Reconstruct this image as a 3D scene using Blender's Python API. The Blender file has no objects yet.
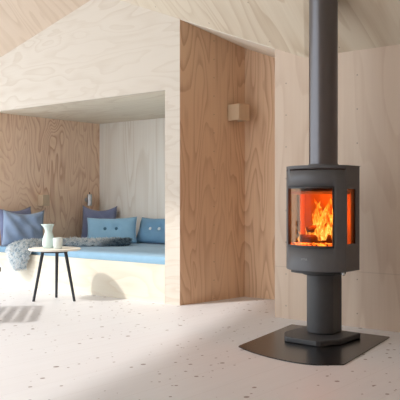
import bpy, bmesh, math, random
from mathutils import Vector, Matrix, noise
random.seed(7)
PI = math.pi
C = bpy.context.scene.collection
F = 715.0; CAMZ = 0.94; CAMY = -4.813
CS, SN = 0.7803, 0.6254            # camera yaw

# ------------------------------------------------------------------ materials
def new_mat(name):
    m = bpy.data.materials.new(name); m.use_nodes = True
    nt = m.node_tree; nt.nodes.clear()
    out = nt.nodes.new('ShaderNodeOutputMaterial')
    b = nt.nodes.new('ShaderNodeBsdfPrincipled')
    nt.links.new(b.outputs[0], out.inputs[0])
    return m, nt, b, out

def N(nt, t, **kw):
    n = nt.nodes.new('ShaderNode' + t)
    for k, v in kw.items(): setattr(n, k, v)
    return n

def math_node(nt, op, a, b=None, c=None, clamp=False):
    n = N(nt, 'Math', operation=op); n.use_clamp = clamp
    for i, v in enumerate((a, b, c)):
        if v is None: continue
        if isinstance(v, (int, float)): n.inputs[i].default_value = v
        else: nt.links.new(v, n.inputs[i])
    return n.outputs[0]

def mix(nt, fac, a, b, blend='MIX'):
    n = N(nt, 'Mix', data_type='RGBA', blend_type=blend)
    for i, v in ((0, fac), (6, a), (7, b)):
        if isinstance(v, (int, float)): n.inputs[i].default_value = v
        elif isinstance(v, tuple): n.inputs[i].default_value = (*v[:3], 1)
        else: nt.links.new(v, n.inputs[i])
    return n.outputs[2]

def mapped(nt, scale=(1, 1, 1), loc=(0, 0, 0), rot=(0, 0, 0)):
    tc = N(nt, 'TexCoord'); mp = N(nt, 'Mapping')
    mp.inputs['Scale'].default_value = scale
    mp.inputs['Location'].default_value = loc
    mp.inputs['Rotation'].default_value = rot
    nt.links.new(tc.outputs['Object'], mp.inputs[0])
    return mp.outputs[0]

def noise_tex(nt, vec, scale, detail=3, rough=.5, dist=0.0):
    n = N(nt, 'TexNoise'); n.inputs['Scale'].default_value = scale
    n.inputs['Detail'].default_value = detail; n.inputs['Roughness'].default_value = rough
    n.inputs['Distortion'].default_value = dist
    nt.links.new(vec, n.inputs['Vector']); return n.outputs['Fac']

def ramp(nt, fac, stops):
    n = N(nt, 'ValToRGB'); nt.links.new(fac, n.inputs[0])
    el = n.color_ramp.elements
    while len(el) < len(stops): el.new(.5)
    for e, (p, c) in zip(el, stops):
        e.position = p; e.color = (*c, 1) if len(c) == 3 else c
    return n.outputs[0]

def plywood(name, light, dark, contrast=.5, scale=(1, 1, 1), rings=7, ns=1.3, loc=(0, 0, 0), rot=(0,0,0),
            seams=(), rough=.55, screws=None):
    """rotary-cut veneer: contour lines of a stretched noise plus fine fibres"""
    m, nt, b, out = new_mat(name)
    v = mapped(nt, scale, loc, rot)
    n1 = noise_tex(nt, v, ns, 2, .45, .35)
    w = math_node(nt, 'MULTIPLY', n1, rings * 2.0)
    fr = math_node(nt, 'FRACT', w)
    # asymmetric ring: slow rise, sharp drop
    ring = math_node(nt, 'POWER', fr, 3.2)
    edge = math_node(nt, 'SUBTRACT', 1.0, math_node(nt, 'POWER', fr, 18.0))
    ring = math_node(nt, 'MULTIPLY', ring, edge)
    n2 = noise_tex(nt, v, 1.1, 2, .5)
    amp = ramp(nt, n2, [(.32, (.4,) * 3), (.62, (1, 1, 1))])
    ring = math_node(nt, 'MULTIPLY', ring, amp)
    v2 = mapped(nt, tuple(s * (14 if s > .6 else 2.0) for s in scale), loc, rot)
    fib = noise_tex(nt, v2, 3.0, 4, .6)
    fac = math_node(nt, 'MULTIPLY', ring, contrast)
    fac = math_node(nt, 'ADD', fac, math_node(nt, 'MULTIPLY', math_node(nt, 'SUBTRACT', fib, .5), .45 * contrast + .12))
    big = noise_tex(nt, mapped(nt, (.7, .7, .7), (3, 1, 7)), 1.0, 2)
    fac = math_node(nt, 'ADD', fac, math_node(nt, 'MULTIPLY', math_node(nt, 'SUBTRACT', big, .45), .7 * contrast), clamp=True)
    col = mix(nt, fac, light, dark)
    if seams:
        sep = N(nt, 'SeparateXYZ'); nt.links.new(mapped(nt), sep.inputs[0])
        for ax, val in seams:
            d = math_node(nt, 'ABSOLUTE', math_node(nt, 'SUBTRACT', sep.outputs['XYZ'.index(ax)], val))
            s = math_node(nt, 'LESS_THAN', d, .0035)
            col = mix(nt, math_node(nt, 'MULTIPLY', s, .22), col, tuple(c * .55 for c in dark))
    if screws:                      # rows of small screw heads: (axis a, step, origin, axis b, step, origin)
        sep = N(nt, 'SeparateXYZ'); nt.links.new(mapped(nt), sep.inputs[0])
        ds = []
        for ax, st, o in screws:
            q = math_node(nt, 'SUBTRACT', sep.outputs['XYZ'.index(ax)], o)
            q = math_node(nt, 'DIVIDE', q, st)
            q = math_node(nt, 'SUBTRACT', q, math_node(nt, 'ROUND', q))
            q = math_node(nt, 'MULTIPLY', q, st)
            ds.append(math_node(nt, 'MULTIPLY', q, q))
        d = math_node(nt, 'SQRT', math_node(nt, 'ADD', ds[0], ds[1]))
        s = math_node(nt, 'LESS_THAN', d, .0055)
        col = mix(nt, math_node(nt, 'MULTIPLY', s, .6), col, (.16, .12, .09))
    nt.links.new(col, b.inputs['Base Color'])
    b.inputs['Roughness'].default_value = rough
    b.inputs['Specular IOR Level'].default_value = .25
    bp = N(nt, 'Bump'); bp.inputs['Strength'].default_value = .06
    nt.links.new(fib, bp.inputs['Height']); nt.links.new(bp.outputs[0], b.inputs['Normal'])
    return m

def simple(name, col, rough=.5, metal=0, var=.08, vs=20, spec=.5, bump=0, bs=200, sheen=0):
    m, nt, b, out = new_mat(name)
    v = mapped(nt)
    n = noise_tex(nt, v, vs, 3)
    c = mix(nt, n, tuple(x * (1 - var) for x in col), tuple(min(1, x * (1 + var)) for x in col))
    nt.links.new(c, b.inputs['Base Color'])
    b.inputs['Roughness'].default_value = rough; b.inputs['Metallic'].default_value = metal
    b.inputs['Specular IOR Level'].default_value = spec
    if sheen: b.inputs['Sheen Weight'].default_value = sheen
    if bump:
        n3 = noise_tex(nt, v, bs, 3)
        bp = N(nt, 'Bump'); bp.inputs['Strength'].default_value = bump
        bp.inputs['Distance'].default_value = .004
        nt.links.new(n3, bp.inputs['Height']); nt.links.new(bp.outputs[0], b.inputs['Normal'])
    return m

def fabric(name, col, col2=None, weave=420):
    m, nt, b, out = new_mat(name)
    v = mapped(nt)
    n = noise_tex(nt, v, 9, 4, .6)
    f = noise_tex(nt, v, weave, 2, .6)
    c = mix(nt, n, tuple(x * .9 for x in col), col2 or tuple(min(1, x * 1.12) for x in col))
    c = mix(nt, math_node(nt, 'MULTIPLY', f, .25), c, tuple(min(1, x * 1.5) for x in col))
    nt.links.new(c, b.inputs['Base Color']); b.inputs['Roughness'].default_value = .9
    b.inputs['Sheen Weight'].default_value = .25; b.inputs['Specular IOR Level'].default_value = .15
    bp = N(nt, 'Bump'); bp.inputs['Strength'].default_value = .35; bp.inputs['Distance'].default_value = .006
    h = noise_tex(nt, v, 16, 4, .6, .6)
    nt.links.new(h, bp.inputs['Height']); nt.links.new(bp.outputs[0], b.inputs['Normal'])
    return m

M = {}
M['ply_gable'] = plywood('plywood_gable', (.70, .635, .555), (.53, .435, .34), .62, (.5, 1, 2.0), 5, 2.0, loc=(.3, 0, .4))
M['ply_front'] = plywood('plywood_bench', (.80, .75, .64), (.64, .54, .40), .55, (.30, 1, 1.2), 5, 2.0, loc=(4, 0, 2))
M['ply_stove'] = plywood('plywood_stove_wall', (.70, .565, .455), (.53, .375, .275), .8, (1.15, 1, .22), 4, 1.8, loc=(2.1, 0, 0),
                         seams=(('Z', .406),), screws=(('X', .61, -2.99), ('Z', .25, .1)))
M['ply_recess'] = plywood('plywood_recess', (.78, .56, .385), (.46, .25, .15), 1.05, (1.5, 1.5, .24), 8, 2.1, loc=(0, 2.3, .2),
                          screws=(('Y', .58, .42), ('Z', .17, .02)))
M['ply_niche'] = plywood('plywood_niche_side', (.95, .715, .54), (.58, .30, .18), 1.1, (1.5, 1.5, .5), 9, 2.0, loc=(0, .7, 1.3))
M['ply_back'] = plywood('plywood_niche_back', (.90, .86, .79), (.68, .59, .49), .8, (1.5, 1, .18), 6, 1.8, loc=(1, 0, 3))
M['ply_soffit'] = plywood('plywood_soffit', (.84, .75, .61), (.60, .48, .35), .75, (.3, 1.2, 1), 5, 2.0)
M['ply_ceiling'] = plywood('plywood_ceiling', (.67, .585, .465), (.45, .33, .215), .75, (1.2, .22, .3), 5, 1.7, loc=(1, 0, 0), rot=(0, 0, 0),
                           screws=(('X', .61, -2.5), ('Y', .3, -.05)))
M['ply_ceiling_warm'] = plywood('plywood_ceiling_warm', (.66, .535, .42), (.49, .36, .25), .65, (1.3, .22, .3), 6, 1.7)
M['ply_edge'] = plywood('plywood_edge', (.80, .75, .66), (.66, .56, .43), .45, (1.2, 1, .18), 5, 1.8)
M['cube_wood'] = plywood('lamp_plywood', (.66, .51, .36), (.5, .34, .21), .5, (3, 3, .8), 3, 2)

# whitewashed pine floor
def floor_mat():
    m, nt, b, out = new_mat('whitewashed_pine')
    sep = N(nt, 'SeparateXYZ'); nt.links.new(mapped(nt), sep.inputs[0])
    pw = .24
    px = math_node(nt, 'DIVIDE', sep.outputs[0], pw)
    idx = math_node(nt, 'FLOOR', px)
    fr = math_node(nt, 'FRACT', px)
    wn = N(nt, 'TexWhiteNoise', noise_dimensions='1D'); nt.links.new(idx, wn.inputs['W'])
    tone = wn.outputs['Value']
    cv = N(nt, 'CombineXYZ')
    nt.links.new(math_node(nt, 'MULTIPLY', sep.outputs[0], 7), cv.inputs[0])
    nt.links.new(math_node(nt, 'ADD', math_node(nt, 'MULTIPLY', sep.outputs[1], .5), math_node(nt, 'MULTIPLY', tone, 30)), cv.inputs[1])
    g = noise_tex(nt, cv.outputs[0], 4, 4, .55, .3)
    col = mix(nt, g, (.79, .79, .815), (.72, .71, .73))
    col = mix(nt, math_node(nt, 'MULTIPLY', tone, .35), col, (.745, .73, .75))
    seam = math_node(nt, 'LESS_THAN', math_node(nt, 'MINIMUM', fr, math_node(nt, 'SUBTRACT', 1.0, fr)), .006)
    col = mix(nt, math_node(nt, 'MULTIPLY', seam, .28), col, (.42, .36, .33))
    for sc, th, o in ((6.5, .10, 0), (9.5, .115, 5.3), (13, .09, 2.6)):
        vo = N(nt, 'TexVoronoi', voronoi_dimensions='2D'); vo.inputs['Scale'].default_value = sc
        nt.links.new(mapped(nt, (1, .85, 1), (o, o, 0)), vo.inputs['Vector'])
        sp = N(nt, 'SeparateColor'); nt.links.new(vo.outputs['Color'], sp.inputs[0])
        r = math_node(nt, 'MULTIPLY', math_node(nt, 'GREATER_THAN', sp.outputs[0], .5), math_node(nt, 'MULTIPLY', sp.outputs[1], th + .02))
        nn = math_node(nt, 'GREATER_THAN', noise_tex(nt, mapped(nt, (2.2, .35, 1), (o, 3, 0)), 1.6, 1), .5)
        r = math_node(nt, 'MULTIPLY', r, nn)
        k = math_node(nt, 'MULTIPLY', math_node(nt, 'SUBTRACT', r, vo.outputs['Distance']), 60, clamp=True)
        col = mix(nt, math_node(nt, 'MULTIPLY', k, .9), col, (.24, .18, .17))
    nt.links.new(col, b.inputs['Base Color']); b.inputs['Roughness'].default_value = .42
    b.inputs['Specular IOR Level'].default_value = .35
    return m
M['floor'] = floor_mat()
M['iron'] = simple('grey_cast_iron', (.12, .121, .130), .48, .2, .08, 30, .5, .12, 600)
M['iron_dark'] = simple('dark_iron', (.035, .035, .038), .5, .2)
M['iron_base'] = simple('charcoal_iron', (.068, .069, .075), .5, .2, .08, 30, .5, .1, 500)
M['pipe'] = simple('painted_steel_pipe', (.15, .145, .155), .3, .8, .05, 12)
M['plate'] = simple('black_floor_plate', (.016, .016, .018), .24, 0, .1, 8)
M['lining'] = simple('fire_brick', (.52, .27, .11), .9, 0, .25, 14, .1, .3, 60)
M['bark'] = simple('charred_log', (.10, .045, .02), .95, 0, .5, 30, .1, .6, 90)
M['logo'] = simple('pale_lettering', (.35, .35, .36), .4, .4)
M['black_leg'] = simple('black_painted_wood', (.022, .026, .035), .45)
M['table_top'] = plywood('pale_birch_top', (.86, .82, .74), (.76, .68, .56), .4, (.4, 1.4, 1), 4, 3)
M['ceramic'] = simple('mint_white_ceramic', (.66, .80, .78), .25, 0, .03, 6)
M['ceramic_cup'] = simple('white_ceramic', (.76, .83, .82), .25, 0, .03, 6)
M['steel'] = simple('brushed_steel', (.55, .57, .6), .28, .9)
M['cord'] = simple('grey_cord', (.1, .1, .1), .6)
M['mattress'] = fabric('blue_wool_cover', (.25, .44, .62), (.32, .51, .68))
M['c_grey'] = fabric('grey_blue_linen', (.20, .28, .43), (.33, .42, .56))
M['c_grey2'] = fabric('slate_blue_linen', (.16, .22, .34), (.22, .29, .42))
M['c_violet'] = fabric('violet_grey_linen', (.17, .20, .34), (.24, .27, .42))
M['c_light'] = fabric('light_blue_wool', (.27, .51, .74), (.37, .60, .80))
M['c_steel'] = fabric('steel_blue_wool', (.16, .33, .51), (.22, .40, .58))
M['button_dark'] = fabric('teal_button', (.07, .17, .26))
M['button_white'] = fabric('white_button', (.75, .8, .82))
M['chair_wood'] = simple('dark_stained_oak', (.09, .06, .045), .5, 0, .2, 15)

def fur_mat(name, c1, c2, c3, tip=None):
    m, nt, b, out = new_mat(name)
    v = mapped(nt)
    n = noise_tex(nt, v, 30, 3, .6, .5)
    c = ramp(nt, n, [(.38, c1), (.47, c2), (.57, c3)])
    if tip:                      # the pelt's own dark end
        sep = N(nt, 'SeparateXYZ'); nt.links.new(v, sep.inputs[0])
        f = math_node(nt, 'MULTIPLY', math_node(nt, 'SUBTRACT', math_node(nt, 'ADD', sep.outputs[0], math_node(nt, 'MULTIPLY', n, .3)), tip), 9, clamp=True)
        c = mix(nt, f, c, ramp(nt, n, [(.4, (.05, .09, .14)), (.6, (.22, .31, .40))]))
    nt.links.new(c, b.inputs['Base Color']); b.inputs['Roughness'].default_value = .85
    b.inputs['Specular IOR Level'].default_value = .1; b.inputs['Sheen Weight'].default_value = .3
    return m
M['fur'] = fur_mat('grey_white_fur', (.30, .42, .52), (.76, .85, .90), (.92, .95, .96))
M['fur_dark'] = fur_mat('charcoal_white_fur', (.34, .46, .56), (.82, .90, .95), (.95, .97, .98), -5.69)

def glass_mat(tint):
    m = bpy.data.materials.new('stove_glass'); m.use_nodes = True
    nt = m.node_tree; nt.nodes.clear()
    out = N(nt, 'OutputMaterial'); t = N(nt, 'BsdfTransparent'); g = N(nt, 'BsdfGlossy')
    t.inputs[0].default_value = tint; g.inputs['Roughness'].default_value = .04
    fz = N(nt, 'Fresnel'); fz.inputs[0].default_value = 1.5
    mx = N(nt, 'MixShader')
    nt.links.new(math_node(nt, 'MULTIPLY', fz.outputs[0], .2), mx.inputs[0]); nt.links.new(t.outputs[0], mx.inputs[1]); nt.links.new(g.outputs[0], mx.inputs[2])
    nt.links.new(mx.outputs[0], out.inputs[0]); return m
M['glass'] = glass_mat((.86, .74, .62, 1)); M['glass_side'] = glass_mat((.88, .70, .52, 1))

def flame_mat():
    m = bpy.data.materials.new('flames'); m.use_nodes = True
    nt = m.node_tree; nt.nodes.clear()
    out = N(nt, 'OutputMaterial'); t = N(nt, 'BsdfTransparent'); e = N(nt, 'Emission')
    n = noise_tex(nt, mapped(nt, (1, 1, .35)), 26, 3, .6, 1.2)
    sep = N(nt, 'SeparateXYZ'); nt.links.new(mapped(nt), sep.inputs[0])
    h = math_node(nt, 'MULTIPLY', math_node(nt, 'SUBTRACT', sep.outputs[2], .66), 1.2)
    c = ramp(nt, math_node(nt, 'SUBTRACT', n, math_node(nt, 'MULTIPLY', h, .45)), [(.18, (.75, .035, .002)), (.36, (1, .17, .012)), (.50, (1, .42, .05)), (.64, (1, .75, .25))])
    nt.links.new(c, e.inputs[0]); 
    nt.links.new(math_node(nt, 'ADD', math_node(nt, 'MULTIPLY', n, 5.0), -1.0), e.inputs[1])
    lw = N(nt, 'LayerWeight'); lw.inputs[0].default_value = .45
    a = math_node(nt, 'SUBTRACT', 1.0, lw.outputs['Facing'], clamp=True)
    a = math_node(nt, 'MULTIPLY', math_node(nt, 'POWER', a, 1.4), ramp(nt, n, [(.3, (.15,) * 3), (.55, (1, 1, 1))]), clamp=True)
    mx = N(nt, 'MixShader')
    nt.links.new(a, mx.inputs[0]); nt.links.new(t.outputs[0], mx.inputs[1]); nt.links.new(e.outputs[0], mx.inputs[2])
    nt.links.new(mx.outputs[0], out.inputs[0]); return m
M['flame'] = flame_mat()
def ember_mat():
    m, nt, b, out = new_mat('glowing_embers')
    n = noise_tex(nt, mapped(nt), 38, 3, .6)
    b.inputs['Base Color'].default_value = (.08, .04, .03, 1); b.inputs['Roughness'].default_value = .9
    c = ramp(nt, n, [(.42, (0, 0, 0)), (.52, (.9, .12, .01)), (.65, (1, .5, .08))])
    nt.links.new(c, b.inputs['Emission Color']); b.inputs['Emission Strength'].default_value = 2.2
    return m
M['ember'] = ember_mat()

# ------------------------------------------------------------------ object helpers
def obj(name, bm, mat, parent=None, loc=None, smooth=False, recalc=True):
    if recalc: bmesh.ops.recalc_face_normals(bm, faces=bm.faces)
    me = bpy.data.meshes.new(name); bm.to_mesh(me); bm.free()
    if smooth:
        for p in me.polygons: p.use_smooth = True
    if mat: me.materials.append(mat)
    o = bpy.data.objects.new(name, me); C.objects.link(o)
    if parent: o.parent = parent
    if loc: o.location = loc
    return o

def tag(o, label, cat, group=None, kind=None):
    o['label'] = label; o['category'] = cat
    if group: o['group'] = group
    if kind: o['kind'] = kind
    return o

def thing(name, label, cat, loc=(0, 0, 0), rz=0, group=None):
    o = bpy.data.objects.new(name, None); C.objects.link(o)
    o.location = loc; o.rotation_euler = (0, 0, rz); o.empty_display_size = .1
    return tag(o, label, cat, group)

def struct(name, bm, mat, parent=None, recalc=True):
    o = obj(name, bm, mat, parent, recalc=recalc)
    if not parent: o['kind'] = 'structure'
    return o

def box(bm, lo, hi, bev=0):
    r = bmesh.ops.create_cube(bm, size=1)
    vs = r['verts']
    c = [(a + b) / 2 for a, b in zip(lo, hi)]; s = [abs(b - a) for a, b in zip(lo, hi)]
    for v in vs: v.co = Vector((v.co.x * s[0] + c[0], v.co.y * s[1] + c[1], v.co.z * s[2] + c[2]))
    if bev:
        es = list({e for v in vs for e in v.link_edges})
        bmesh.ops.bevel(bm, geom=es, offset=bev, segments=2, affect='EDGES', profile=.5)
    return bm

def prism(bm, pts, z0, z1):
    """closed plan outline extruded vertically"""
    a = [bm.verts.new((x, y, z0)) for x, y in pts]; b = [bm.verts.new((x, y, z1)) for x, y in pts]
    n = len(pts)
    bm.faces.new(a[::-1]); bm.faces.new(b)
    for i in range(n): bm.faces.new((a[i], a[(i + 1) % n], b[(i + 1) % n], b[i]))
    return bm

def slab(bm, poly, d):
    """polygon of 3-D points given thickness along vector d"""
    a = [bm.verts.new(p) for p in poly]; b = [bm.verts.new(Vector(p) + Vector(d)) for p in poly]
    n = len(poly)
    bm.faces.new(a); bm.faces.new(b[::-1])
    for i in range(n): bm.faces.new((a[i], b[i], b[(i + 1) % n], a[(i + 1) % n]))
    return bm

def lathe(bm, prof, seg=40, cx=0, cy=0, cap0=False, cap1=False):
    rings = []
    for r, z in prof:
        rings.append([bm.verts.new((cx + r * math.cos(2 * PI * i / seg), cy + r * math.sin(2 * PI * i / seg), z)) for i in range(seg)])
    for a, b in zip(rings, rings[1:]):
        for i in range(seg): bm.faces.new((a[i], a[(i + 1) % seg], b[(i + 1) % seg], b[i]))
    if cap0: bm.faces.new(rings[0][::-1])
    if cap1: bm.faces.new(rings[-1])
    return bm

def tube(bm, p0, p1, r0, r1=None, seg=14):
    r1 = r0 if r1 is None else r1
    p0, p1 = Vector(p0), Vector(p1); d = (p1 - p0).normalized()
    u = d.orthogonal().normalized(); w = d.cross(u)
    A = [bm.verts.new(p0 + r0 * (math.cos(2 * PI * i / seg) * u + math.sin(2 * PI * i / seg) * w)) for i in range(seg)]
    B = [bm.verts.new(p1 + r1 * (math.cos(2 * PI * i / seg) * u + math.sin(2 * PI * i / seg) * w)) for i in range(seg)]
    for i in range(seg): bm.faces.new((A[i], A[(i + 1) % seg], B[(i + 1) % seg], B[i]))
    bm.faces.new(A[::-1]); bm.faces.new(B)
    return bm

def bevel_mod(o, w, seg=2):
    m = o.modifiers.new('bevel', 'BEVEL'); m.width = w; m.segments = seg; m.limit_method = 'ANGLE'
    m.angle_limit = math.radians(35)

# ------------------------------------------------------------------ the room
XL, XN0, XN1, XR0, XR1, XE = -8.5, -6.86, -4.26, -4.085, -3.094, 2.5
NZ, NY = 1.918, 1.637            # niche height and depth
BZ = .347                        # bench front height
APX, APZ = -5.1, 2.93
def ztop(x):
    if x < APX: return APZ - .26 * (APX - x)
    if x < -2.82: return APZ - .3947 * (x - APX)
    return APZ - .3947 * (-2.82 - APX)
TH = .12
def wall_piece(name, x0, x1, z0, z1f, mat, d=TH):
    xs = [x0] + [b for b in (APX, -2.82) if x0 < b < x1] + [x1]
    poly = [(x, 0, z1f(x) if callable(z1f) else z1f) for x in reversed(xs)] + [(x0, 0, z0), (x1, 0, z0)]
    bm = bmesh.new(); slab(bm, poly, (0, d, 0)); return struct(name, bm, mat)

# front (gable) wall: header over niche, jamb, stove side
bm = bmesh.new()
def strip(x0, x1, z0, z1f, d):
    xs = [x0] + [b for b in (APX, -2.82) if x0 < b < x1] + [x1]
    slab(bm, [(x, 0, z1f(x) if callable(z1f) else z1f) for x in reversed(xs)] + [(x0, 0, z0), (x1, 0, z0)], (0, d, 0))
# one continuous outline with the niche opening (a notch closed by the bench front)
outline = [(XL, 0, 0), (XN0, 0, 0), (XN0, 0, NZ), (XN1, 0, NZ), (XN1, 0, 0), (XR0, 0, 0), (XR0, 0, ztop(XR0)), (APX, 0, APZ), (XL, 0, ztop(XL))]
slab(bm, outline, (0, .03, 0))
struct('wall_gable', bm, M['ply_gable'])
wall_piece('wall_stove', XR1, XE, 0, ztop, M['ply_stove'], .03)
# pale edge trims of the jamb
bm = bmesh.new(); box(bm, (XN1, .031, 0), (XN1 + .03, NY, NZ)); struct('wall_niche_right', bm, M['ply_edge'])
bm = bmesh.new(); box(bm, (XN0 - .03, .03, 0), (XN0, NY, NZ)); struct('wall_niche_left', bm, M['ply_niche'])
bm = bmesh.new(); box(bm, (XN0 - .03, NY, 0), (XN1 + .03, NY + .03, NZ)); struct('wall_niche_back', bm, M['ply_back'])
bm = bmesh.new(); box(bm, (XN0 - .03, .03, NZ), (XN1 + .03, NY + .03, NZ + .03)); struct('ceiling_niche', bm, M['ply_soffit'])
# slim corner batten where the two niche walls meet
bm = bmesh.new(); box(bm, (XN0, NY - .03, .41), (XN0 + .012, NY, NZ)); struct('trim_1', bm, M['ply_niche'])
# recess (passage)
RX, RY = -3.973, .834
A = (XR0, .0, 2.525); B = (XR1, .0, 2.134)
def zrec(x, y): return 2.525 - .3947 * (x - XR0) - .105 * y
bm = bmesh.new()
slab(bm, [(XR0 + .0005, .0, 0), (RX, RY, 0), (RX, RY, zrec(RX, RY)), (XR0 + .0005, .0, zrec(XR0, 0))], (-.02, .031, 0)); struct('wall_recess_left', bm, M['ply_recess'])
bm = bmesh.new(); slab(bm, [(RX - .02, RY, 0), (XR1 + .1, RY, 0), (XR1 + .1, RY, zrec(XR1 + .1, RY)), (RX - .02, RY, zrec(RX - .02, RY))], (0, .03, 0))
struct('wall_recess_back', bm, M['ply_recess'])
bm = bmesh.new(); slab(bm, [(XR1, .03, 0), (XR1, RY, 0), (XR1, RY, zrec(XR1, RY)), (XR1, .03, zrec(XR1, .03))], (.03, 0, 0)); struct('wall_recess_right', bm, M['ply_recess'])
bm = bmesh.new(); slab(bm, [(XR0 - .02, 0, zrec(XR0 - .02, 0)), (XR1, 0, zrec(XR1, 0)), (XR1, RY + .03, zrec(XR1, RY + .03)), (RX - .02, RY + .03, zrec(RX - .02, RY + .03))], (0, 0, .03))
struct('ceiling_recess', bm, M['ply_edge'])
# folded ceiling of the room
K2, YC = .60, -1.15
m1 = (.3947 * .494 + K2 * .885) / .885
s = -YC / .885
crx = -2.82 + .494 * s; zl = ztop(-2.82)
rise = -YC * m1
zc = zl - K2 * YC
def facet(name, poly, mat):
    bm = bmesh.new(); slab(bm, poly, (0, 0, .05)); return struct(name, bm, mat)
facet('ceiling_right', [(-2.82, 0, zl), (XE, 0, zl), (XE, YC, zc), (crx, YC, zc)], M['ply_ceiling'])
facet('ceiling_middle', [(APX, 0, APZ), (-2.82, 0, zl), (crx, YC, zc), (APX, YC, APZ + rise)], M['ply_ceiling'])
facet('ceiling_left', [(XL, 0, ztop(XL)), (APX, 0, APZ), (APX, YC, APZ + rise), (XL, YC, ztop(XL) + rise)], M['ply_ceiling_warm'])
YR = -2.7  # unseen ceiling behind the fold, length set to keep sun off the upper wall
facet('ceiling_sun_stop_right', [(crx, YC, zc), (XE, YC, zc), (XE, YR, zc), (crx, YR, zc)], M['ply_ceiling'])
facet('ceiling_sun_stop_middle', [(APX, YC, APZ + rise), (crx, YC, zc), (crx, YR, zc), (APX, YR, APZ + rise)], M['ply_ceiling'])
facet('ceiling_sun_stop_left', [(XL, YC, ztop(XL) + rise), (APX, YC, APZ + rise), (APX, YR, APZ + rise), (XL, YR, ztop(XL) + rise)], M['ply_ceiling_warm'])
facet('ceiling_sun_blocker', [(-5.55, YR, 3.9), (XE, YR, 3.9), (XE, -6.6, 3.9), (-4.25, -6.6, 3.9)], M['ply_ceiling'])  # unseen slab added to block sun, its slanted edge draws the floor shadow line
bm = bmesh.new(); box(bm, (XE, -6.6, 0), (XE + .05, .03, 3.9)); struct('wall_right', bm, M['ply_stove'])
bm = bmesh.new(); box(bm, (-3.6, -6.65, 0), (XE, -6.6, 3.9)); struct('wall_light_blocker', bm, M['ply_stove'])  # unseen partial wall added to shade the right side and darken pipe reflections
# floor
bm = bmesh.new(); box(bm, (XL, -6.6, -.05), (XE, NY + .03, 0)); struct('floor', bm, M['floor'])

# ------------------------------------------------------------------ day bed
bed = thing('daybed', 'built-in plywood daybed base filling the wall niche, under the blue mattress', 'bed', ((XN0 + XN1) / 2, 0, 0))
cx = (XN0 + XN1) / 2
bm = bmesh.new(); box(bm, (XN0 + .002 - cx, .0, 0), (XN1 - .002 - cx, .03, BZ)); obj('front_panel', bm, M['ply_front'], bed)
bm = bmesh.new(); box(bm, (XN0 + .005 - cx, .032, BZ - .06), (XN1 - .005 - cx, NY - .005, BZ - .036)); obj('platform', bm, M['ply_front'], bed)
def rounded_slab(lo, hi, r, wob=0):
    bm = bmesh.new(); box(bm, lo, hi)
    bmesh.ops.subdivide_edges(bm, edges=bm.edges, cuts=1)
    es = [e for e in bm.edges if e.calc_face_angle(0) > .5]
    bmesh.ops.bevel(bm, geom=es, offset=r, segments=4, affect='EDGES', profile=.5)
    return bm
bm = rounded_slab((XN0 + .01, .035, BZ - .035), (XN1 - .01, NY - .01, .412), .028)
bmesh.ops.subdivide_edges(bm, edges=[e for e in bm.edges if e.calc_length() > .2], cuts=6, use_grid_fill=True)
for v in bm.verts:
    if v.co.z > .39: v.co.z += .006 * noise.noise(v.co * 3.1)
o = obj('mattress', bm, M['mattress'], smooth=True)
tag(o, 'long blue mattress lying in the plywood niche under the cushions', 'mattress')

# ------------------------------------------------------------------ cushions
def cushion_bm(w, h, t, sag=0.0, seed=0, pinch=.86, crumple=.008):
    bm = bmesh.new(); n = 22
    def pt(i, j, s):
        a, b = -1 + 2 * i / n, -1 + 2 * j / n
        x = a * w / 2 * (1 - .07 * (1 - a * a) * 0 - .05 * (1 - b * b) * abs(a))
        z = b * h / 2 * (1 - .06 * (1 - a * a) * abs(b))
        th = ((1 - a ** 4) * (1 - b ** 4)) ** .55
        y = s * t / 2 * th
        nz = noise.noise(Vector((x * 7 + seed * 3.1, z * 7, s * 2 + seed)))
        y += s * crumple * nz * th * 1.6
        fold = math.sin((a * 3 + b * 2 + seed) * 3) * crumple * .6 * th
        if b > 0: z -= sag * (1 - a * a) * b * h
        return Vector((x, y + fold, z + h / 2))
    g = {}
    for s in (-1, 1):
        for i in range(n + 1):
            for j in range(n + 1):
                edge = i in (0, n) or j in (0, n)
                if edge and s == 1: g[s, i, j] = g[-1, i, j]
                else: g[s, i, j] = bm.verts.new(pt(i, j, s))
    for s in (-1, 1):
        for i in range(n):
            for j in range(n):
                q = [g[s, i, j], g[s, i + 1, j], g[s, i + 1, j + 1], g[s, i, j + 1]]
                bm.faces.new(q if s == -1 else q[::-1])
    return bm
def cushion(label, w, h, t, loc, rz, tilt, mat, roll=0, sag=0, seed=0, buttons=None, bmat=None, crumple=.008):
    """faces local -Y; leans back (towards +Y) by tilt"""
    r = thing('cushion', label, 'cushion', loc); r.rotation_euler = (0, 0, 0)
    mat4 = Matrix.Rotation(rz, 4, 'Z') @ Matrix.Rotation(-tilt, 4, 'X') @ Matrix.Rotation(roll, 4, 'Y')
    r.rotation_euler = mat4.to_euler()
    bm = cushion_bm(w, h, t, sag, seed, crumple=crumple)
    if buttons:
        for v in bm.verts:
            for bx in buttons:
                d = math.hypot(v.co.x - bx, v.co.z - h * .52)
                if v.co.y < 0: v.co.y += .03 * math.exp(-(d / .045) ** 2)
    obj('cover', bm, mat, r, smooth=True)
    # piped seam
    bm = bmesh.new(); n = 22; pts = []
    c = cushion_bm(w, h, t, sag, seed, crumple=crumple)
    c.verts.ensure_lookup_table()
    ring = [v.co.copy() for v in c.verts if False]
    c.free()
    if buttons:
        for bx in buttons:
            bm2 = bmesh.new(); bmesh.ops.create_uvsphere(bm2, u_segments=14, v_segments=8, radius=.02)
            for v in bm2.verts: v.co.y *= .5; v.co += Vector((bx, -t / 2 + .024, h * .52))
            obj('button', bm2, bmat, r, smooth=True)
    bm.free()
    return r
TOP = .412
YAW = math.radians(38.7)
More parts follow.
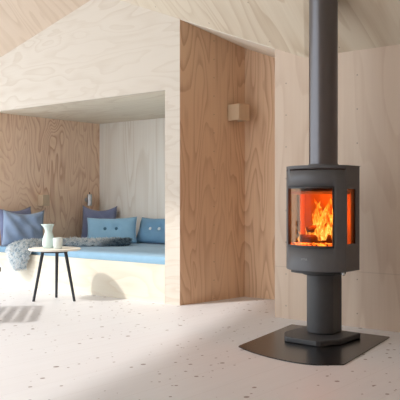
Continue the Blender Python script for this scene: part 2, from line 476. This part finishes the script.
cushion('grey-blue linen cushion leaning in the niche, nearest the carafe', .46, .42, .15, (-6.56, .20, TOP), math.radians(56), .24, M['c_grey'], .03, .10, 3, crumple=.026)
cushion('slate violet cushion at the left photo edge, mostly hidden behind another cushion', .46, .44, .12, (-6.74, .27, TOP), math.radians(90), .12, M['c_violet'], -.03, .08, 8, crumple=.012)
cushion('violet-grey square cushion in the niche corner, rising behind the light blue one', .44, .46, .14, (-6.58, 1.36, TOP), YAW, .24, M['c_violet'], .02, .12, 5, crumple=.012)
cushion('light blue oblong cushion with two dark teal buttons, in the niche corner', .60, .335, .14, (-6.075, 1.10, TOP), YAW, .36, M['c_light'], -.02, .04, 11, (-.075, .06), M['button_dark'])
cushion('steel blue oblong cushion with two white buttons, beside the niche jamb', .56, .335, .14, (-5.70, 1.41, TOP), math.radians(3), .40, M['c_steel'], 0, .03, 14, (-.06, .075), M['button_white'])

# ------------------------------------------------------------------ fur throws
def fur(name, path, width, label, mat, ntuft, seed, lift=.02):
    """path: list of centre-line 3-D points; shaggy pelt made of a soft body and many tufts"""
    rnd = random.Random(seed)
    bm = bmesh.new(); P = [Vector(p) for p in path]; n = len(P); m = 10
    def frame(k):
        a = P[max(0, k - 1)]; b = P[min(n - 1, k + 1)]; d = (b - a).normalized()
        return d
    grid = []
    for k in range(n):
        d = frame(k); sd = width[k][1]; side = Vector(sd).normalized(); up = side.cross(d)
        if up.length < .1: up = Vector((0, 0, 1))
        up.normalize()
        if up.z < 0 or (abs(up.z) < .3 and up.y > 0): up = -up
        row = []
        for j in range(m + 1):
            q = -1 + 2 * j / m
            w = width[k][0] * (1 + .18 * noise.noise(Vector((k * .9, q * 2, seed))))
            h = (1 - q * q) ** .5 * .040 if abs(q) < 1 else 0
            p = P[k] + side * q * w + up * (h + .026 * (1 - q * q) * noise.noise(Vector((k * 1.7, j * .9, seed + 4))))
            row.append((bm.verts.new(p), up, side, d))
        grid.append(row)
    for a, b in zip(grid, grid[1:]):
        for j in range(m): bm.faces.new((a[j][0], a[j + 1][0], b[j + 1][0], b[j][0]))
    for _ in range(ntuft):
        k = rnd.uniform(0, n - 1.001); j = rnd.uniform(0, m - .001); ki, ji = int(k), int(j); fk, fj = k - ki, j - ji
        g = grid
        p = (g[ki][ji][0].co * (1 - fj) + g[ki][ji + 1][0].co * fj) * (1 - fk) + (g[ki + 1][ji][0].co * (1 - fj) + g[ki + 1][ji + 1][0].co * fj) * fk
        up, side, d = g[ki][ji][1:]
        q = -1 + 2 * j / m
        dr = up * rnd.uniform(.3, 1.0) + side * (q * .9 + rnd.uniform(-.7, .7)) + d * rnd.uniform(-.6, .9)
        dr.normalize(); L = rnd.uniform(.03, .068); r = rnd.uniform(.004, .0085)
        u = dr.orthogonal().normalized(); w2 = dr.cross(u)
        mid = p + dr * L * .55; tip = p + dr * L + Vector((0, 0, -.012)) + side * rnd.uniform(-.01, .01)
        b0 = [bm.verts.new(p - up * .004 + r * (math.cos(t) * u + math.sin(t) * w2)) for t in (0, 2.1, 4.2)]
        b1 = [bm.verts.new(mid + r * .75 * (math.cos(t) * u + math.sin(t) * w2)) for t in (0, 2.1, 4.2)]
        tv = bm.verts.new(tip)
        for i in range(3):
            bm.faces.new((b0[i], b0[(i + 1) % 3], b1[(i + 1) % 3], b1[i])); bm.faces.new((b1[i], b1[(i + 1) % 3], tv))
    o = obj(name, bm, mat, smooth=True, recalc=False)
    return tag(o, label, 'throw')
z0 = TOP + .012
X = (1, 0, 0)
sx = (.9, .3, 0)
fur('fur_throw', [(-6.30, .56, z0), (-6.29, .45, z0), (-6.30, .34, z0), (-6.31, .23, z0), (-6.32, .13, z0), (-6.32, .05, z0 - .003), (-6.32, -.012, z0 - .03), (-6.31, -.034, .36), (-6.30, -.038, .31), (-6.28, -.038, .25), (-6.26, -.038, .21)],
    [(.10, sx), (.15, sx), (.17, sx), (.19, sx), (.20, X), (.20, X), (.19, X), (.17, X), (.14, X), (.09, X), (.04, X)],
    'shaggy pale grey fur throw hanging over the daybed front by the table', M['fur'], 5200, 2)
pth = [(-6.22, .50, z0), (-6.14, .58, z0), (-6.05, .66, z0), (-5.96, .74, z0), (-5.88, .80, z0), (-5.80, .87, z0), (-5.72, .94, z0), (-5.66, .985, z0)]
sy = (-.6254, .78, 0)
fur('fur_throw', pth, [(.09, sy), (.14, sy), (.15, sy), (.14, sy), (.14, sy), (.13, sy), (.12, sy), (.07, sy)],
    'shaggy white fur throw with a dark end, lying before the light blue cushion', M['fur_dark'], 4600, 5)

# ------------------------------------------------------------------ round side table
TX, TY = -5.202, -.480
tb = thing('side_table', 'small round side table with pale top and three black legs', 'table', (TX, TY, 0), YAW)
bm = lathe(bmesh.new(), [(0.001, .466), (.232, .466), (.240, .470), (.240, .481), (.237, .484), (0.001, .484)], 64)
obj('tabletop', bm, M['table_top'], tb, smooth=False)
bm = lathe(bmesh.new(), [(.10, .446), (.122, .446), (.122, .4658), (.10, .4658), (.10, .446)], 48); obj('ring_frame', bm, M['black_leg'], tb)
for (x0, y0), (x1, y1) in (((-.098, -.045), (-.178, -.075)), ((.108, -.045), (.195, -.06)), ((0.0, .11), (-.022, .19))):
    bm = bmesh.new(); tube(bm, (x0, y0, .465), (x1, y1, 0.0), .0165, .0125, 14)
    for v in bm.verts:
        if v.co.z < .03: v.co.z = 0 if v.co.z < .02 else v.co.z
        if v.co.z > .44: v.co.z = .4655
    obj('leg', bm, M['black_leg'], tb, smooth=False)

def at_cam(px, y_depth, z):
    a = (px - 200) / F
    return ((CS * a - SN) * y_depth, CAMY + (SN * a + CS) * y_depth, z)
cx_, cy_, _ = at_cam(48.6, 6.64, 0)
jug = thing('carafe', 'pale mint ceramic carafe with a flared lip, on the round table', 'carafe', (cx_, cy_, .4842), YAW)
jug['category'] = 'vase'
prof = [(.001, 0), (.040, 0), (.050, .004), (.0575, .03), (.0585, .055), (.054, .085), (.044, .118), (.035, .142), (.033, .160), (.038, .185), (.048, .212), (.052, .222),
        (.049, .222), (.044, .208), (.034, .183), (.030, .160), (.032, .142), (.040, .118), (.050, .085), (.054, .055), (.053, .03), (.045, .008), (.001, .008)]
bm = lathe(bmesh.new(), prof, 48)
for v in bm.verts:                       # pouring lip to the left
    if v.co.z > .18:
        k = (v.co.z - .18) / .042
        ang = math.atan2(v.co.y, -v.co.x)
        v.co.x -= .022 * k * math.exp(-(ang / .6) ** 2)
obj('jug_body', bm, M['ceramic'], jug, smooth=True)
cx_, cy_, _ = at_cam(57.8, 6.57, 0)
bm = lathe(bmesh.new(), [(.001, 0), (.034, 0), (.040, .005), (.044, .05), (.045, .098), (.0435, .1), (.042, .098), (.0405, .05), (.037, .01), (.001, .008)], 40)
o = obj('cup', bm, M['ceramic_cup'], loc=(cx_, cy_, .4842), smooth=True)
tag(o, 'small pale ceramic cup without a handle, beside the carafe', 'cup')

# ------------------------------------------------------------------ lamps on the plywood
def cube_lamp(label, loc, rz, wx, wy, h):
    """wx: how far it stands out (+X), wy: width (+Y)"""
    r = thing('wall_lamp', label, 'lamp', loc, rz)
    bm = bmesh.new(); t = .014
    box(bm, (0.004, 0, -h / 2), (wx, t, h / 2)); box(bm, (0.004, wy - t, -h / 2), (wx, wy, h / 2))
    box(bm, (wx - t, t, -h / 2), (wx, wy - t, h / 2)); box(bm, (.004, t, h / 2 - t), (wx - t, wy - t, h / 2))
    o = obj('lamp_box', bm, M['cube_wood'], r); 
    bm = bmesh.new(); box(bm, (.0, .02, -h / 2 + .02), (.012, wy - .02, h / 2 - .02)); obj('mounting_plate', bm, M['steel'], r)
    bm = lathe(bmesh.new(), [(.018, h / 2 - .04), (.018, h / 2 - t)], 20, wx / 2, wy / 2, True, True); obj('socket', bm, M['iron_dark'], r)
    return r
wl = math.atan2(XR0 - RX, RY) * 1.0
cube_lamp('wooden cube wall lamp high on the recess wall, left of the stove pipe', (-4.0, .597, 1.75), math.atan2(-(RX - XR0), RY), .145, .14, .15)
cube_lamp('brown wooden cube lamp low on the niche side wall above a cushion', (XN0, .64, .925), 0, .10, .10, .13)
r = thing('reading_lamp', 'small steel cylinder spot lamp near the niche corner', 'lamp', (XN0, 1.42, .93))
bm = lathe(bmesh.new(), [(.001, -.062), (.022, -.062), (.030, -.075), (.032, -.073), (.032, .065), (.028, .07), (.001, .07)], 28, .06, 0); obj('lamp_head', bm, M['steel'], r, smooth=False)
bm = tube(bmesh.new(), (.0, 0, 0), (.03, 0, 0), .008); obj('bracket', bm, M['steel'], r)
bm = tube(bmesh.new(), (.0, 0, 0), (.006, 0, 0), .028, seg=24); obj('wall_rosette', bm, M['steel'], r)
bm = tube(bmesh.new(), (.06, 0, .07), (.06, 0, .095), .006); obj('switch', bm, M['iron_dark'], r)

# ------------------------------------------------------------------ stove
SX, SY = -2.370, -.524
bm = bmesh.new()
pl = [(-.43, .30), (-.285, -.575), (-.275, -.598), (-.21, -.637), (-.13, -.675), (-.04, -.708), (.05, -.734), (.14, -.749), (.22, -.755), (.30, -.748), (.36, -.732), (.468, -.640), (.476, -.625), (.474, -.60), (.345, .29), (.333, .30)]
prism(bm, pl, 0.0, .006)
o = obj('floor_plate', bm, M['plate'], loc=(SX, SY, .0005)); tag(o, 'black floor plate with a curved front edge under the stove', 'floor plate')
PT = .0066
st = thing('wood_stove', 'grey cast iron wood stove on a pedestal, curved glass door, fire burning', 'stove', (SX, SY, PT))
# base plate
bp = [(-.215, .14), (-.215, -.14), (-.205, -.165), (-.135, -.275), (-.10, -.300), (.12, -.310), (.145, -.296), (.205, -.175), (.212, -.15), (.212, .13)]
bm = bmesh.new(); prism(bm, bp, 0, .036); o = obj('base_plate', bm, M['iron_base'], st); bevel_mod(o, .008, 3)
def dshape(hw, yc, yb, bulge, n=24):
    R = (hw * hw + bulge * bulge) / (2 * bulge); yo = yc - bulge + R; th = math.asin(min(1, hw / R))
    pts = [(R * math.sin(-th + 2 * th * i / n), yo - R * math.cos(-th + 2 * th * i / n)) for i in range(n + 1)]
    return pts + [(hw, yb), (-hw, yb)]
bm = bmesh.new(); prism(bm, dshape(.1, -.045, .08, .07), .036, .445)
o = obj('pedestal', bm, M['iron_base'], st); bevel_mod(o, .012, 3)
bm = bmesh.new(); prism(bm, dshape(.125, -.06, .09, .09), .428, .462); o = obj('pedestal_collar', bm, M['iron_dark'], st); bevel_mod(o, .006)
# shell with openings
HW, YCn, YB, BUL = .225, -.107, .103, .13
R = (HW ** 2 + BUL ** 2) / (2 * BUL); YO = YCn - BUL + R; TM = math.asin(HW / R)
GD = math.radians(41.5)
def arc(t, r=R): return (r * math.sin(t), YO - r * math.cos(t))
ths = [-TM + (TM - GD) * i / 4 for i in range(4)] + [-GD + 2 * GD * i / 28 for i in range(28)] + [GD + (TM - GD) * i / 4 for i in range(5)]
plan = [(*arc(t), 'g' if -GD - 1e-6 <= t < GD - 1e-6 else 'a') for t in ths[:-1]]
plan.append((*arc(TM), 'p'))
plan += [(HW, -.092, 'w'), (HW, .03, 'p'), (HW, YB - .02, 'p'), (HW - .02, YB, 'p'), (-HW + .02, YB, 'p'), (-HW, YB - .02, 'p'), (-HW, .03, 'w'), (-HW, -.092, 'p')]
zs = [.461, .464, .615, .640, 1.0, 1.016, 1.122, 1.130, 1.150]
bm = bmesh.new(); n = len(plan)
def cell_open(kind, z0, z1, i):
    if kind == 'g' and .61 < z0 and z1 < 1.02: return True
    if kind == 'w' and .63 < z0 and z1 < 1.005: return True
    if z0 == 1.122 and kind in 'ga' and i < n: return not (4 <= i <= 5)
    return False
V = {}
def gv(i, k):
    i %= n
    if (i, k) not in V:
        sc = .985 if k == 0 else 1
        V[i, k] = bm.verts.new((plan[i][0] * sc, (plan[i][1]) * sc, zs[k]))
    return V[i, k]
for i in range(n):
    for k in range(len(zs) - 1):
        if not cell_open(plan[i][2], zs[k], zs[k + 1], i):
            bm.faces.new((gv(i, k), gv(i + 1, k), gv(i + 1, k + 1), gv(i, k + 1)))
bm.faces.new([gv(i, 0) for i in range(n)][::-1])
bm.faces.new([gv(i, len(zs) - 1) for i in range(n)])
o = obj('stove_body', bm, M['iron'], st)
for p in o.data.polygons: p.use_smooth = abs(p.normal.z) < .3
md = o.modifiers.new('thick', 'SOLIDIFY'); md.thickness = .014; md.offset = -1
o.data.set_sharp_from_angle(angle=math.radians(18))
# curved door frame inside the opening, black gasket line
def arc_strip(bm, t0, t1, r0, r1, z0, z1, n=30):
    rows = []
    for i in range(n + 1):
        t = t0 + (t1 - t0) * i / n
        rows.append([bm.verts.new((*arc(t, r), z)) for r, z in ((r0, z0), (r1, z0), (r1, z1), (r0, z1))])
    for a, b in zip(rows, rows[1:]):
        for j in range(4): bm.faces.new((a[j], a[(j + 1) % 4], b[(j + 1) % 4], b[j]))
    bm.faces.new(rows[0]); bm.faces.new(rows[-1][::-1]); return bm
bm = bmesh.new()
arc_strip(bm, -GD, GD, R - .016, R + .002, .616, .630); arc_strip(bm, -GD, GD, R - .016, R + .002, 1.004, 1.015)
arc_strip(bm, -GD, -GD + .035, R - .016, R + .002, .630, 1.004, 2); arc_strip(bm, GD - .035, GD, R - .016, R + .002, .630, 1.004, 2)
df = obj('door_frame', bm, M['iron_dark'], st)
bm = arc_strip(bmesh.new(), -GD + .02, GD - .02, R - .011, R - .007, .622, 1.01)
obj('door_glass', bm, M['glass'], df, smooth=False)
for s_ in (-1, 1):
    bm = bmesh.new(); box(bm, (s_ * (HW - .010), -.094, .638), (s_ * (HW - .006), .032, 1.002)); obj('side_glass', bm, M['glass_side'], st)
# fire chamber
bm = bmesh.new()
box(bm, (-.19, .062, .62), (.19, .082, 1.0))
box(bm, (-.205, .0, .62), (-.175, .06, 1.0)); box(bm, (.175, .0, .62), (.205, .06, 1.0))
o = obj('fire_lining', bm, M['lining'], st); bevel_mod(o, .004)
bm = bmesh.new(); prism(bm, dshape(.205, -.1, .085, .115), .600, .622); obj('grate_floor', bm, M['lining'], st)
bm = bmesh.new(); box(bm, (-.195, -.10, .965), (.195, .06, .985)); obj('baffle', bm, M['lining'], st)
for s_ in (-1,):
    bm = bmesh.new(); box(bm, (s_ * .181, -.014, .622), (s_ * .199, -.001, .964)); obj('inner_post', bm, M['iron_dark'], st)
# air control lip under the door and little lever
bm = arc_strip(bmesh.new(), -.62, 1.0, R - .035, R - .012, .446, .4605); obj('air_lip', bm, M['iron_dark'], st)
bm = tube(bmesh.new(), (*arc(.95, R - .02), .455), (*arc(.95, R + .012), .452), .006); 
bmesh.ops.create_uvsphere(bm, u_segments=12, v_segments=8, radius=.011, matrix=Matrix.Translation((*arc(.95, R + .014), .452)))
obj('air_lever', bm, M['steel'], st, smooth=True)
# door handle below the glass edge
# lettering on the lower band
cu = bpy.data.curves.new('letters', 'FONT'); cu.body = 'JØTUL'; cu.size = .017; cu.extrude = .0008; cu.align_x = 'CENTER'
to = bpy.data.objects.new('letters_tmp', cu); C.objects.link(to)
dg = bpy.context.evaluated_depsgraph_get(); me = bpy.data.meshes.new_from_object(to.evaluated_get(dg))
bpy.data.objects.remove(to); me.materials.append(M['logo'])
lt = bpy.data.objects.new('lettering', me); C.objects.link(lt); lt.parent = st
for v in me.vertices:
    t = v.co.x / R - .04
    x, y = arc(t, R + .0008 + v.co.z); zz = v.co.y + .535
    v.co = (x, y, zz)
# top plate
bm = bmesh.new(); prism(bm, dshape(.2252, -.107, .1035, .1302), 1.1505, 1.153)
o = obj('top_plate', bm, M['iron'], st); bevel_mod(o, .003)
# flue pipe
bm = lathe(bmesh.new(), [(.0965, 0), (.0965, 1.25)], 64, cap0=True, cap1=True)
fp = thing('stove_pipe', 'tall dark grey flue pipe rising from the stove to the ceiling', 'flue pipe', (SX, SY, PT + 1.1535))
o = obj('pipe', bm, M['pipe'], fp, smooth=True); o.data.set_sharp_from_angle(angle=math.radians(40))
bm = lathe(bmesh.new(), [(.097, 0), (.1015, 0), (.1015, .012), (.097, .014)], 64); obj('pipe_collar', bm, M['iron'], fp, smooth=True)
# logs, embers, flames
FZ = PT + .6225
def log(label, p0, p1, r, seed):
    bm = bmesh.new(); seg, nn = 16, 10; p0, p1 = Vector(p0), Vector(p1); d = (p1 - p0).normalized(); u = d.orthogonal().normalized(); w = d.cross(u)
    rr = []
    c0 = (p0 + p1) / 2
    for k in range(nn + 1):
        c = p0.lerp(p1, k / nn) - c0
        rr.append([bm.verts.new(c + r * (1 + .16 * noise.noise(Vector((math.cos(2 * PI * i / seg) * 1.5, math.sin(2 * PI * i / seg) * 1.5, k * .4 + seed)))) * (math.cos(2 * PI * i / seg) * u + math.sin(2 * PI * i / seg) * w)) for i in range(seg)])
    for a, b in zip(rr, rr[1:]):
        for i in range(seg): bm.faces.new((a[i], a[(i + 1) % seg], b[(i + 1) % seg], b[i]))
    bm.faces.new(rr[0][::-1]); bm.faces.new(rr[-1])
    o = obj('firewood_log', bm, M['bark'], loc=c0, smooth=True)
    tag(o, label, 'log', 'burning logs in the stove')
log('burning log lying crosswise at the bottom of the fire', (SX - .12, SY - .10, FZ + .042), (SX + .12, SY - .02, FZ + .042), .030, 1)
log('burning log propped up diagonally, highest end to the right', (SX - .085, SY - .075, FZ + .10), (SX + .125, SY + .02, FZ + .155), .024, 5)
bm = bmesh.new(); gn = 30
gr = [[bm.verts.new((-.165 + .33 * i / gn, -.16 + .20 * j / gn, .016 + .012 * noise.noise(Vector((i * .6, j * .6, 2))))) for j in range(gn + 1)] for i in range(gn + 1)]
for i in range(gn):
    for j in range(gn): bm.faces.new((gr[i][j], gr[i + 1][j], gr[i + 1][j + 1], gr[i][j + 1]))
edge = [gr[i][0] for i in range(gn + 1)] + [gr[gn][j] for j in range(1, gn + 1)] + [gr[i][gn] for i in range(gn - 1, -1, -1)] + [gr[0][j] for j in range(gn - 1, 0, -1)]
low = [bm.verts.new((v.co.x, v.co.y, .0)) for v in edge]
for i in range(len(edge)): bm.faces.new((edge[i], edge[(i + 1) % len(edge)], low[(i + 1) % len(edge)], low[i]))
bm.faces.new(low)
o = obj('embers', bm, M['ember'], loc=(SX, SY, FZ), smooth=True); tag(o, 'bed of glowing embers on the stove floor', 'embers', kind='stuff')
bm = bmesh.new(); rnd = random.Random(12)
def tongue(x, y, z, h, r, ph, lean=(0, 0)):
    seg, nn = 14, 18; prev = None
    for k in range(nn + 1):
        t = k / nn
        rad = r * (math.sin(PI * min(1, (t * .85 + .12))) ** .8) * (1 - t) ** .35 + .0006
        cxx = x + lean[0] * t + .014 * math.sin(t * 7 + ph) * (.4 + t); cyy = y + lean[1] * t + .006 * math.sin(t * 6 + ph * 2)
        ring = [bm.verts.new((cxx + rad * math.cos(2 * PI * i / seg + t * 2) * (1 + .25 * math.sin(3 * (2 * PI * i / seg) + ph)), cyy + .55 * rad * math.sin(2 * PI * i / seg + t * 2), z + h * t)) for i in range(seg)]
        if prev:
            for i in range(seg): bm.faces.new((prev[i], prev[(i + 1) % seg], ring[(i + 1) % seg], ring[i]))
        prev = ring
for a in ((.02, -.06, .66, .26, .040, .3, (-.01, .0)), (.055, -.04, .70, .25, .036, 1.7, (.02, 0)), (-.02, -.05, .66, .17, .030, 2.6, (.0, 0)),
          (.095, -.03, .68, .22, .030, 4.0, (-.02, 0)), (-.07, -.08, .65, .10, .026, 5.1, (.02, 0)), (.03, -.09, .655, .13, .030, .9, (.03, 0)),
          (.12, -.05, .66, .12, .022, 2.2, (.01, 0)), (-.11, -.09, .645, .07, .02, 3.3, (0, 0)), (.0, -.01, .74, .20, .032, 3.9, (-.03, 0)), (.07, -.08, .66, .17, .026, 5.9, (-.02, 0)),
          (.12, .0, .70, .2, .022, 1.1, (0, 0))):
    tongue(*a)
for v in bm.verts: v.co += Vector((-.018, 0, 0))
o = obj('flames', bm, M['flame'], loc=(SX, SY, PT), smooth=True); tag(o, 'orange and yellow flames behind the curved stove glass', 'fire', kind='stuff')

# ------------------------------------------------------------------ slatted lounge chair at the photo's left edge
# front edge runs from (-5.19,-1.13) to (-4.63,-1.68)
fx, fy = -4.872, -1.372
rz = math.atan2(.73, .68) - PI / 2           # local +Y is the way the seat faces
ch = thing('lounge_chair', 'dark slatted lounge chair, only its tip showing at the left edge', 'chair', (fx, fy, 0), rz)
W, D = .80, .62
def slanted(bm, x0, x1, y0, y1, z0, z1, t):
    box(bm, (x0, y0, 0), (x1, y1, t)); 
for s_ in (-1, 1):
    bm = bmesh.new(); box(bm, (s_ * W / 2 - .02, -D, .315), (s_ * W / 2 + .02, .0, .355), .006); obj('side_rail', bm, M['chair_wood'], ch)
    bm = bmesh.new(); tube(bm, (s_ * (W / 2 - .09), -.10, .330), (s_ * (W / 2 - .09), -.07, 0.0), .018, .014); obj('leg', bm, M['chair_wood'], ch)
    bm = bmesh.new(); tube(bm, (s_ * (W / 2 - .05), -D + .04, .330), (s_ * (W / 2 - .05), -D - .02, 0.0), .018, .014); obj('leg', bm, M['chair_wood'], ch)
    bm = bmesh.new(); tube(bm, (s_ * W / 2, -D + .02, .33), (s_ * W / 2, -D - .22, .72), .018, .014); obj('back_post', bm, M['chair_wood'], ch)
for k in range(6):
    y = -.04 - k * .104
    bm = bmesh.new(); box(bm, (-W / 2 + .01, y - .033, .356), (W / 2 - .01, y + .033, .370), .004); obj('seat_slat', bm, M['chair_wood'], ch)
for k in range(4):
    q = .2 + k * .22
    y = -D + .02 - .24 * q; z = .33 + .39 * q
    bm = bmesh.new(); box(bm, (-W / 2 + .01, y - .008, z - .03), (W / 2 - .01, y + .008, z + .03), .004); obj('back_slat', bm, M['chair_wood'], ch)

# ------------------------------------------------------------------ light
w = bpy.data.worlds.new('World'); bpy.context.scene.world = w; w.use_nodes = True
bg = w.node_tree.nodes['Background']; bg.inputs[0].default_value = (.90, .955, 1, 1); bg.inputs[1].default_value = 1.75
sd = bpy.data.lights.new('sun', 'SUN'); sd.energy = 1.8; sd.angle = math.radians(3); sd.color = (1, .97, .92)
so = bpy.data.objects.new('sun', sd); C.objects.link(so)
so.rotation_euler = Vector((.5, 1, -1.08)).to_track_quat('-Z', 'Y').to_euler()
pd = bpy.data.lights.new('fire_light', 'POINT'); pd.energy = 6.0; pd.color = (1, .23, .02); pd.shadow_soft_size = .05
po = bpy.data.objects.new('fire_light', pd); C.objects.link(po); po.location = (SX + .02, SY - .10, PT + .82)

cd = bpy.data.cameras.new('camera'); co = bpy.data.objects.new('camera', cd); C.objects.link(co)
co.location = (0, CAMY, CAMZ); co.rotation_euler = (PI / 2, 0, math.atan2(SN, CS))
cd.sensor_width = 36; cd.lens = F / 400 * 36; cd.shift_y = -.0025; cd.clip_start = .05
sc = bpy.context.scene; sc.camera = co
sc.view_settings.view_transform = 'Standard'; sc.view_settings.look = 'None'
sc.view_settings.exposure = .42; sc.view_settings.gamma = 1; sc.view_settings.use_curve_mapping = False
